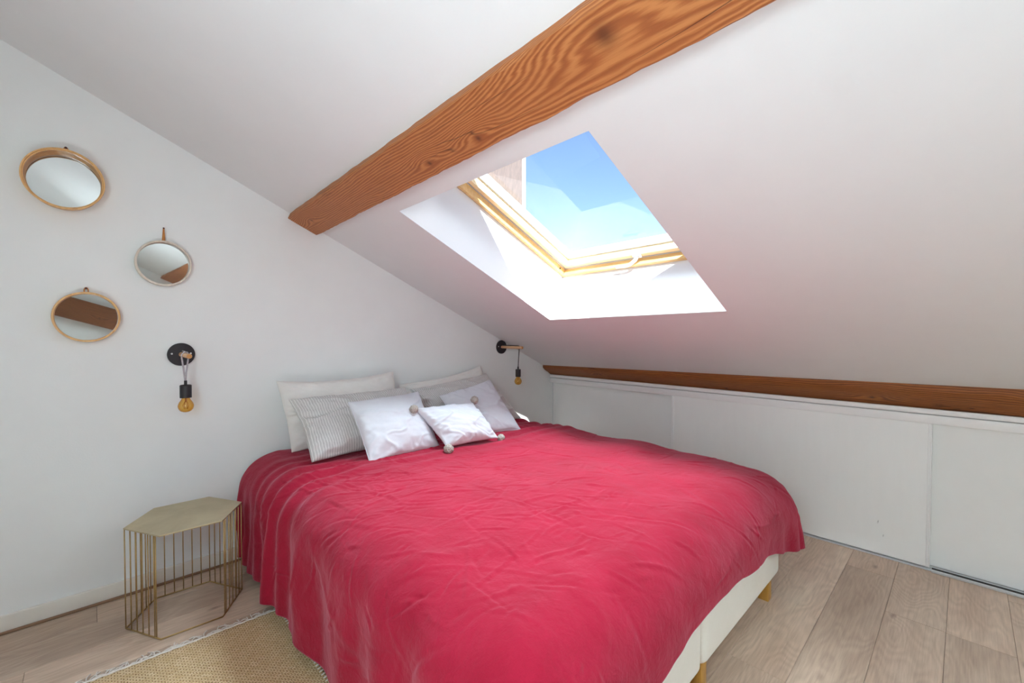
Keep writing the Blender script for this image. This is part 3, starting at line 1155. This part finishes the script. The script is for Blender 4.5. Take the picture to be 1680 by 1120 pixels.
# sharp little creases, each a short bent stroke pressed into or out of the cloth
rc = np.random.RandomState(4)
for i in range(520):
    ca, cb = rc.uniform(-0.45, Wd + 0.3), rc.uniform(-0.3, Hd - 0.35)
    if rc.rand() < 0.45: ca = rc.uniform(-0.1, 0.75); cb = rc.uniform(0.0, Hd - 0.5)
    th_ = rc.normal(2.5, 0.55) if rc.rand() < 0.7 else rc.uniform(0, PI)
    ln = rc.uniform(0.03, 0.16) * (1.8 if rc.rand() < 0.15 else 1.0)
    m_ = (np.abs(a_ - ca) < ln * 1.6) & (np.abs(b_ - cb) < ln * 1.6)
    if not m_.any(): continue
    qa, qb = a_[m_] - ca, b_[m_] - cb
    l_ = qa * math.cos(th_) + qb * math.sin(th_)
    n_ = -qa * math.sin(th_) + qb * math.cos(th_) + rc.uniform(-1.2, 1.2) * l_ ** 2 / max(ln, 0.05) * 0.25
    wd_ = rc.uniform(0.0045, 0.0085)
    amp = rc.uniform(0.0014, 0.0042) * (1 if rc.rand() < 0.6 else -1)
    wr[m_] += amp * np.exp(-(l_ / (ln * 0.55)) ** 2) * (np.exp(-(n_ / wd_) ** 2) - 0.45 * np.exp(-((n_ - wd_ * 1.6) / (wd_ * 1.6)) ** 2))
P = P + NRM * wr[..., None]
P[..., 1] = np.minimum(P[..., 1], YW - 0.012)
P[..., 2] = np.maximum(P[..., 2], 0.014)
uvd = np.stack([a_, b_], -1).reshape(-1, 2)
du_o = mesh_obj('duvet', P.reshape(-1, 3), [f[::-1] for f in grid_faces(NS, NT)], DUVET, None, True, uvd)
fix_normals(du_o)
so = du_o.modifiers.new('thickness', 'SOLIDIFY')
so.thickness = 0.008
so.offset = -1.0
tag(du_o, 'crumpled crimson linen duvet spread over the double bed', 'duvet')

# ------------------------------------------------------------------ pillows


def pillow(name, BL, BR, TR, TL, thick, mat, label, seed, cat='pillow', group=None, pinch=0.035, flange=0.0, wrk=0.006, seam_mat=None, sag=0.0, n=72, parent=None, power=0.55):
    BL, BR, TR, TL = (np.array(c, float) for c in (BL, BR, TR, TL))
    u = np.linspace(-1, 1, n); v = np.linspace(-1, 1, n)
    U, Vv = np.meshgrid(u, v, indexing='ij')
    # pinched outline: edges bow inwards between the corners
    pu = U * (1 - pinch * (1 - Vv ** 2) * np.abs(U) ** 3)
    pv = Vv * (1 - pinch * (1 - U ** 2) * np.abs(Vv) ** 3) - sag * (1 - U ** 2) * np.clip(Vv, 0, 1) ** 2
    wob = 0.012
    pu = pu + wob * fbm(U * 2 + seed, Vv * 3 + seed, 2) * np.abs(U) ** 4
    pv = pv + wob * fbm(U * 3 + seed * 2, Vv * 2 + seed, 2) * np.abs(Vv) ** 4
    a = ((pu + 1) / 2)[..., None]; b = ((pv + 1) / 2)[..., None]
    base = BL * (1 - a) * (1 - b) + BR * a * (1 - b) + TR * a * b + TL * (1 - a) * b
    ex = (BR + TR - BL - TL) / 2; ey = (TL + TR - BL - BR) / 2
    nn = np.cross(ex, ey); nn /= np.linalg.norm(nn)
    if nn[1] > 0: nn = -nn                          # faces the camera side
    w_, h_ = np.linalg.norm(ex), np.linalg.norm(ey)
    us, vs = U, Vv
    f0 = 1 - flange
    hu = np.clip(1 - (np.abs(us) / f0) ** 2.2, 0, 1); hv = np.clip(1 - (np.abs(vs) / f0) ** 2.2, 0, 1)
    prof = (hu * hv) ** power
    prof = prof * (1 + 0.10 * fbm(U * 1.3 + seed, Vv * 1.3, 2)) * (1 - 0.12 * Vv)
    r_edge = 1 - np.maximum(np.abs(U), np.abs(Vv))
    edge = np.exp(-((r_edge - 0.10) / 0.12) ** 2)
    wrk = wrk * 1.6
    ang_ = np.arctan2(Vv, U)
    wr = wrk * edge * (fbm(ang_ * 6 + seed, r_edge * 2.5, 2)) * 1.3
    wr += wrk * 0.9 * fbm(U * 2.2 * w_ / 0.4 + Vv + seed * 3, Vv * 3.0 + seed, 3) * smooth(0, 0.2, r_edge)
    wr += wrk * 0.6 * ridge(U * 1.3 + Vv * 0.8 + seed, Vv * 1.6 - U * 0.5) * smooth(0, 0.2, r_edge)
    front = base + nn * (thick * 0.55 * prof + wr * smooth(0, 0.06, r_edge))[..., None] + nn * 0.002
    back = base - nn * (thick * 0.45 * prof + 0.4 * wr * smooth(0, 0.06, r_edge))[..., None] - nn * 0.002
    V_ = np.concatenate([front.reshape(-1, 3), back.reshape(-1, 3)])
    V_[:, 1] = np.minimum(V_[:, 1], YW - 0.006)
    f = grid_faces(n, n)
    off = n * n
    F_ = [tuple(q_) for q_ in f] + [tuple(i + off for i in q_[::-1]) for q_ in f]
    rimi = [i * n for i in range(n)] + [(n - 1) * n + j for j in range(1, n)] + [i * n + n - 1 for i in range(n - 2, -1, -1)] + [j for j in range(n - 2, 0, -1)]
    for p1, p2 in zip(rimi, rimi[1:] + rimi[:1]): F_.append((p1, p2, p2 + off, p1 + off))
    uvp = np.stack([U * w_ / 2, Vv * h_ / 2], -1).reshape(-1, 2)
    uvp = np.concatenate([uvp, uvp + 3.0])
    if parent is None:
        o = fix_normals(mesh_obj(name, V_, F_, mat, None, True, uvp))
        tag(o, label, cat, group)
    else:
        o = fix_normals(mesh_obj(name, V_, F_, mat, parent, True, uvp))
    if seam_mat is not None:
        rim_pts = [V_[i] * 0.5 + V_[i + off] * 0.5 for i in rimi]
        V2, F2 = tube(rim_pts, 0.0028, 6, False, True)
        fix_normals(mesh_obj('piping', V2, F2, seam_mat, o, True))
    return o


G1 = 'large pillows propped along the headboard wall'
G2 = 'cushions at the front of the pillow pile'
pillow('pillow', (0.735, 2.400, 0.552), (1.40, 2.41, 0.556), (1.352, 2.475, 0.928), (0.688, 2.475, 0.918), 0.13, WHITE1,
       'large plain off white pillow against the wall, nearer the brass table', 1.3, group=G1, pinch=0.03, sag=0.10, wrk=0.007)
pillow('pillow', (1.48, 2.46, 0.556), (2.19, 2.45, 0.556), (2.110, 2.53, 0.920), (1.420, 2.53, 0.835), 0.08, WHITE1,
       'large plain off white pillow against the wall, nearer the cupboard doors', 4.1, group=G1, pinch=0.03, sag=0.10, wrk=0.007)
pillow('pillow', (0.745, 2.140, 0.556), (1.41, 2.155, 0.562), (1.385, 2.385, 0.832), (0.716, 2.370, 0.830), 0.13, GREYS,
       'grey striped pillow behind the square white cushion, nearer the brass table', 2.2, group=G1, pinch=0.05, wrk=0.008)
pillow('pillow', (1.52, 2.26, 0.558), (2.235, 2.225, 0.552), (2.095, 2.450, 0.868), (1.445, 2.435, 0.812), 0.11, GREYS,
       'grey striped pillow with its corner sticking out towards the cupboards', 6.4, group=G1, pinch=0.05, wrk=0.008)
pillow('square_cushion', (0.936, 1.935, 0.556), (1.335, 1.945, 0.560), (1.345, 2.170, 0.830), (0.936, 2.170, 0.815), 0.12, WHITE2,
       'square bright white piped cushion leaning on the striped pillow by the brass table side', 3.7, 'cushion', G2, pinch=0.04, seam_mat=WHITE2, wrk=0.005)
pillow('square_cushion', (1.555, 2.03, 0.556), (1.967, 1.965, 0.554), (1.985, 2.285, 0.842), (1.572, 2.285, 0.772), 0.105, WHITE2,
       'square bright white piped cushion just behind the small pompom cushion', 8.8, 'cushion', G2, pinch=0.04, seam_mat=WHITE2, wrk=0.005)
pc = empty('pompom_cushion', (1.47, 1.92, 0.556), 'small white cushion with grey pompoms at its corners, foremost of the pile', 'cushion', G2)
pcl = [(1.315, 1.850, 0.578), (1.655, 1.830, 0.574), (1.645, 2.045, 0.750), (1.238, 2.035, 0.766)]
pillow('cushion_cover', *pcl, 0.105, WHITE2, None, 5.5, pinch=0.075, wrk=0.006, parent=pc)
for (cx_, cy_, cz_), rr_ in zip([(1.306, 1.822, 0.577), (1.672, 1.826, 0.571), (1.660, 2.050, 0.764), (1.226, 2.022, 0.764)], (0.0235, 0.021, 0.0225, 0.022)):
    b = bmesh.new()
    bmesh.ops.create_icosphere(b, subdivisions=4, radius=1.0)
    rs = random.Random(int(cx_ * 1000))
    for v in b.verts:
        d_ = v.co.normalized()
        nv = float(fbm(np.array([d_.x * 5 + d_.z * 3 + cx_]), np.array([d_.y * 5 - d_.z * 2]), 2)[0])
        v.co = Vector((cx_, cy_, cz_)) + d_ * rr_ * (1.0 + 0.16 * nv + rs.uniform(-0.13, 0.13))
    bm_obj('pompom', b, POM, pc, True)

# ------------------------------------------------------------------ hexagonal brass wire table
TC, TR_, TZ = Vector((0.282, 2.276, 0)), 0.202, 0.402
tb = empty('side_table', (TC.x, TC.y, 0), 'hexagonal brass wire side table standing by the bed', 'table')
hexv = [TC + Vector((TR_ * math.cos(math.radians(a)), TR_ * math.sin(math.radians(a)), 0)) for a in (238, 178, 118, 58, -2, -62)]
bm = bmesh.new()
lo_ = [bm.verts.new((p.x, p.y, TZ - 0.006)) for p in hexv]
hi_ = [bm.verts.new((p.x, p.y, TZ)) for p in hexv]
bm.faces.new(hi_[::-1]); bm.faces.new(lo_)
for i in range(6):
    j = (i + 1) % 6
    bm.faces.new((lo_[i], hi_[i], hi_[j], lo_[j]))
bmesh.ops.recalc_face_normals(bm, faces=bm.faces[:])
bmesh.ops.bevel(bm, geom=bm.edges[:], offset=0.0012, segments=1, affect='EDGES')
bm_obj('table_top', bm, BRASS, tb)
ri = TR_ - 0.004
hin = [TC + (p - TC) * (ri / TR_) for p in hexv]
tube_obj('base_ring', [p + Vector((0, 0, 0.003)) for p in hin], 0.003, BRASSW, tb, 8, closed=True)
for i in range(6):
    if i == 5: continue                                      # the side towards the rug is open
    A_, B_ = hin[i], hin[(i + 1) % 6]
    cnt = 7
    for q_ in range(cnt):
        if q_ == 0 and i > 0: continue
        p = A_.lerp(B_, q_ / (cnt - 1))
        if i == 0 and q_ == 0: p = A_.lerp(B_, 0.12)
        if i == 4 and q_ == cnt - 1: p = A_.lerp(B_, 0.90)
        tube_obj('wire_bar', [p + Vector((0, 0, 0.003)), p + Vector((0, 0, TZ - 0.006))], 0.0021, BRASSW, tb, 8)

# ------------------------------------------------------------------ jute rug
RX0, RX1, RY0, RY1 = -0.30, 0.560, 0.30, 2.004
nx, ny = 90, 150
gx = np.linspace(RX0, RX1, nx); gy = np.linspace(RY0, RY1, ny)
GX, GY = np.meshgrid(gx, gy, indexing='ij')
yy_ = GY + (GX - RX0) * -0.035 * (GY - RY0) / (RY1 - RY0) + 0.012 * (GY > 1.9)
GZ = 0.0085 + 0.0012 * fbm(GX * 20, GY * 20, 2)
top = np.stack([GX + 0.004 * fbm(GY * 14, GX * 0, 2) * (GX > RX1 - 0.01), yy_, GZ], -1).reshape(-1, 3)
bot = top.copy(); bot[:, 2] = 0.0008
V = np.concatenate([top, bot])
f = grid_faces(nx, ny); off = nx * ny
F = [tuple(q_) for q_ in f] + [tuple(i + off for i in q_[::-1]) for q_ in f]
rimi = [i * ny for i in range(nx)] + [(nx - 1) * ny + j for j in range(1, ny)] + [i * ny + ny - 1 for i in range(nx - 2, -1, -1)] + [j for j in range(ny - 2, 0, -1)]
for p1, p2 in zip(rimi, rimi[1:] + rimi[:1]): F.append((p1, p2, p2 + off, p1 + off))
rug = empty('jute_rug', (0.15, 1.15, 0), 'golden jute rug with white fringe lying beside the bed', 'rug')
fix_normals(mesh_obj('woven_field', V, F, JUTE, rug, True, np.concatenate([top[:, :2], top[:, :2]])))


def rug_end(x):
    return RY1 + 0.012 - 0.035 * (x - RX0)


V, F = tube([(x, rug_end(x) + 0.002 + 0.0015 * math.sin(x * 160), 0.008) for x in np.linspace(RX0, RX1, 120)], 0.0042, 8)
fix_normals(mesh_obj('edge_cord', V, F, COTTON, rug))
rt = random.Random(3)
x = RX0 + 0.01
while x < RX1 - 0.004:
    y = rug_end(x) + 0.004
    kind = rt.random()
    strands = []
    for q_ in range(rt.choice((2, 3, 3))):
        h = rt.uniform(-0.9, 0.9) + (0.6 if kind < 0.5 else -0.5)
        L_ = rt.uniform(0.022, 0.045)
        pts = []
        px, py, hd = x + rt.uniform(-0.005, 0.005), y, PI / 2 + h * 0.6
        curl = rt.uniform(-1.2, 1.2)
        m_ = 11
        for g in range(m_):
            pts.append((px, py, 0.0045 + 0.004 * math.sin(PI * g / (m_ - 1)) * rt.uniform(0.5, 1.0)))
            px += math.cos(hd) * L_ / m_ * 1.25; py += math.sin(hd) * L_ / m_ * 1.25
            hd += curl * 3.2 / m_
        strands.append(tube(pts, 0.0021, 6))
    V, F = join_vf(strands)
    fix_normals(mesh_obj('tassel', V, F, COTTON, rug))
    x += rt.uniform(0.014, 0.030)
st = []
for i, y in enumerate(np.linspace(0.9, RY1 - 0.035, 60)):
    st.append(tube([(RX1 - 0.012, y, 0.0105), (RX1 + 0.002, y + 0.002, 0.011), (RX1 + 0.006, y + 0.003, 0.004)], 0.0024, 6))
V, F = join_vf(st)
o = fix_normals(mesh_obj('edge_stitching', V, F, COTTON, rug)); o['kind'] = 'stuff'
V, F = tube([(RX1 + 0.008 + 0.002 * math.sin(y * 300), y, 0.004) for y in np.linspace(0.9, RY1 - 0.03, 200)], 0.0035, 6)
fix_normals(mesh_obj('binding', V, F, SEW, rug))

# ------------------------------------------------------------------ round mirrors
OUT = Vector((0, -1, 0))


def hoop_mirror(name, x, z, rf, rb, depth, mat, label, hook, th=0.006):
    mo_ = empty(name, (x, YW, z), label, 'mirror')
    c_ = Vector((x, YW - 0.004, z))
    prof = [(rb, 0.0), (rf, depth), (rf - 0.001, depth + 0.002), (rf - th + 0.001, depth + 0.002), (rf - th, depth), (rb - th, 0.0), (rb, 0.0)]
    lathe_obj('hoop', prof, c_, OUT, mat, mo_, 96, 30)
    if depth > 0.05:
        lathe_obj('rim_band', [(rf - th - 0.0005, depth - 0.018), (rf - th - 0.004, depth - 0.017), (rf - th - 0.0035, depth - 0.003), (rf - th + 0.0005, depth - 0.002), (rf - th - 0.0005, depth - 0.018)], c_, OUT, mat, mo_, 96, 30)
    lathe_obj('mirror_glass', [(0, 0.010), (rb - th + 0.003, 0.010), (rb - th + 0.003, 0.004), (0, 0.004)], c_, OUT, MIRROR, mo_, 96, 30)
    hook(mo_)
    return mo_


def small_loop(x, z, r_):
    def f_(p):
        pts = [Vector((x, YW - 0.012, z)) + Vector((math.cos(a) * r_ * 0.45, 0, math.sin(a) * r_)) for a in np.linspace(-PI / 2, 1.5 * PI, 17)[:-1]]
        tube_obj('hanging_loop', pts, 0.0022, STRAP, p, 8, closed=True)
        lathe_obj('nail', [(0, 0), (0.002, 0), (0.002, 0.014), (0.0042, 0.014), (0.0042, 0.017), (0, 0.018)], (x, YW - 0.002, z + r_ * 0.75), OUT, NAIL, p, 14)
    return f_


def leather_strap(x, z0, z1):
    def f_(p):
        bm = bmesh.new()
        b = bmesh.new()
        bmesh.ops.create_cube(b, size=1.0)
        for v in b.verts:
            t_ = v.co.z + 0.5
            w_ = 0.0135 * (1 - t_) + 0.005 * t_
            v.co = Vector((x + 0.002 * t_ + v.co.x * w_, YW - 0.008 - 0.012 * (1 - t_) + v.co.y * 0.004, z0 + (z1 - z0) * t_))
        bmesh.ops.bevel(b, geom=b.edges[:], offset=0.001, segments=2, affect='EDGES')
        merge(bm, b)
        bm_obj('leather_strap', bm, STRAP, p, autosmooth=40)
        lathe_obj('nail', [(0, 0), (0.002, 0), (0.002, 0.010), (0.0035, 0.010), (0, 0.013)], (x + 0.002, YW - 0.002, z1 - 0.002), OUT, NAIL, p, 14)
    return f_


hoop_mirror('round_mirror', -0.069, 1.784, 0.1205, 0.112, 0.066, BAMBOO, 'largest round mirror in a deep bamboo hoop, highest of the three on the wall', small_loop(-0.064, 1.914, 0.014))
hoop_mirror('round_mirror', 0.2455, 1.486, 0.1035, 0.103, 0.030, PALEHOOP, 'round mirror in a pale hoop hung by a tan leather strap', leather_strap(0.246, 1.586, 1.652), 0.009)
hoop_mirror('round_mirror', -0.0105, 1.234, 0.1045, 0.104, 0.034, BAMBOO, 'round mirror in a brown bamboo hoop reflecting a beam, lowest of the three', small_loop(-0.012, 1.344, 0.014), 0.008)

# ------------------------------------------------------------------ wall lamps


def sconce(x, z, ycord, label, double):
    s0 = empty('wall_lamp', (x, YW, z), label, 'lamp', 'bare bulb wall lamps on both sides of the bed')
    c_ = Vector((x, YW, z))
    lathe_obj('wall_plate', [(0, 0.001), (0.0535, 0.001), (0.0535, 0.009), (0.052, 0.0105), (0, 0.0105)], c_, OUT, BLACK, s0, 64)
    for dx in (-0.036, 0.036):
        lathe_obj('screw', [(0, 0.0105), (0.0042, 0.0105), (0.0036, 0.0125), (0, 0.013)], c_ + Vector((dx, 0, 0.004)), OUT, SCREW, s0, 16)
    yend = 2.343
    La = YW - yend
    arm = lathe_obj('wooden_arm', [(0, 0.0105), (0.0105, 0.0105), (0.0105, La - 0.001), (0.0098, La), (0, La)], c_, OUT, DOWEL, s0, 28)
    lathe_obj('arm_end', [(0, La + 0.0001), (0.0095, La + 0.0001), (0.0095, La + 0.0006), (0, La + 0.0006)], c_, OUT, DOWELEND, arm, 28)
    yc = ycord
    # cord comes out of the plate, runs along the arm, loops over it and drops
    cm = CORD if double else CORDB
    zs = 0.9475 if double else 0.905
    top_z = z + 0.0135
    pts = [Vector((x + 0.004, YW - 0.008, z + 0.016)), Vector((x + 0.004, (YW + yc) / 2, z + 0.0145)), Vector((x + 0.003, yc + 0.012, z + 0.014)),
           Vector((x + 0.008, yc, z + 0.0125)), Vector((x + 0.0125, yc - 0.002, z + 0.002)), Vector((x + 0.011, yc - 0.001, z - 0.012)), Vector((x + 0.002, yc, zs + 0.03)), Vector((x, yc, zs))]
    V, F = tube(pts, 0.0036, 8)
    parts = [(V, F)]
    if double:
        pts2 = [Vector((x + 0.008, yc + 0.003, z + 0.0125)), Vector((x - 0.002, yc + 0.004, z + 0.015)), Vector((x - 0.0125, yc + 0.004, z + 0.004)), Vector((x - 0.012, yc + 0.003, z - 0.014)),
                Vector((x - 0.004, yc, zs + 0.03)), Vector((x - 0.001, yc, zs))]
        parts.append(tube(pts2, 0.0036, 8))
    V, F = join_vf(parts)
    fix_normals(mesh_obj('cord', V, F, cm, s0))
    bs = Vector((x, yc, zs))
    r_ = 0.0225 if double else 0.0205
    hgt = 0.056
    lathe_obj('bulb_socket', [(0, 0.004), (0.0058, 0.004), (0.0062, -0.014), (r_ - 0.003, -0.0155), (r_, -0.018), (r_, -0.018 - hgt), (r_ - 0.003, -0.018 - hgt), (r_ - 0.003, -0.03), (0, -0.03)],
              bs, (0, 0, 1), BLACK, s0, 40)
    zb = -0.018 - hgt
    rb = 0.0305 if double else 0.0285
    k_ = rb / 0.0305
    prof = [(0.0135 * k_, zb + 0.012), (0.0150 * k_, zb - 0.002), (0.0185 * k_, zb - 0.010 * k_), (0.0262 * k_, zb - 0.022 * k_), (0.0302 * k_, zb - 0.034 * k_), (0.0303 * k_, zb - 0.041 * k_), (0.0275 * k_, zb - 0.051 * k_),
            (0.021 * k_, zb - 0.060 * k_), (0.011 * k_, zb - 0.0650 * k_), (0, zb - 0.0665 * k_)]
    bulb = lathe_obj('bulb', prof, bs, (0, 0, 1), AMBER, s0, 40, 80)
    fl_ = [tube([bs + Vector((0, 0, zb + 0.01)), bs + Vector((0, 0, zb - 0.020))], 0.004, 10)]
    for a in np.linspace(0, 2 * PI, 7)[:-1]:
        dx_, dy_ = math.cos(a), math.sin(a)
        fl_.append(tube([bs + Vector((dx_ * 0.004, dy_ * 0.004, zb - 0.018)), bs + Vector((dx_ * 0.012, dy_ * 0.012, zb - 0.034)), bs + Vector((dx_ * 0.006, dy_ * 0.006, zb - 0.052))], 0.0009, 6))
    V, F = join_vf(fl_)
    fix_normals(mesh_obj('filament', V, F, plain('filament_gold', srgb(200, 140, 50), 0.4, 0.3), bulb))
    return s0


sconce(0.307, 1.066, 2.458, 'black disc wall lamp with doubled grey cord above the brass table', True)
sconce(2.366, 1.056, 2.389, 'black disc wall lamp hanging between the pillows and the low beam', False)
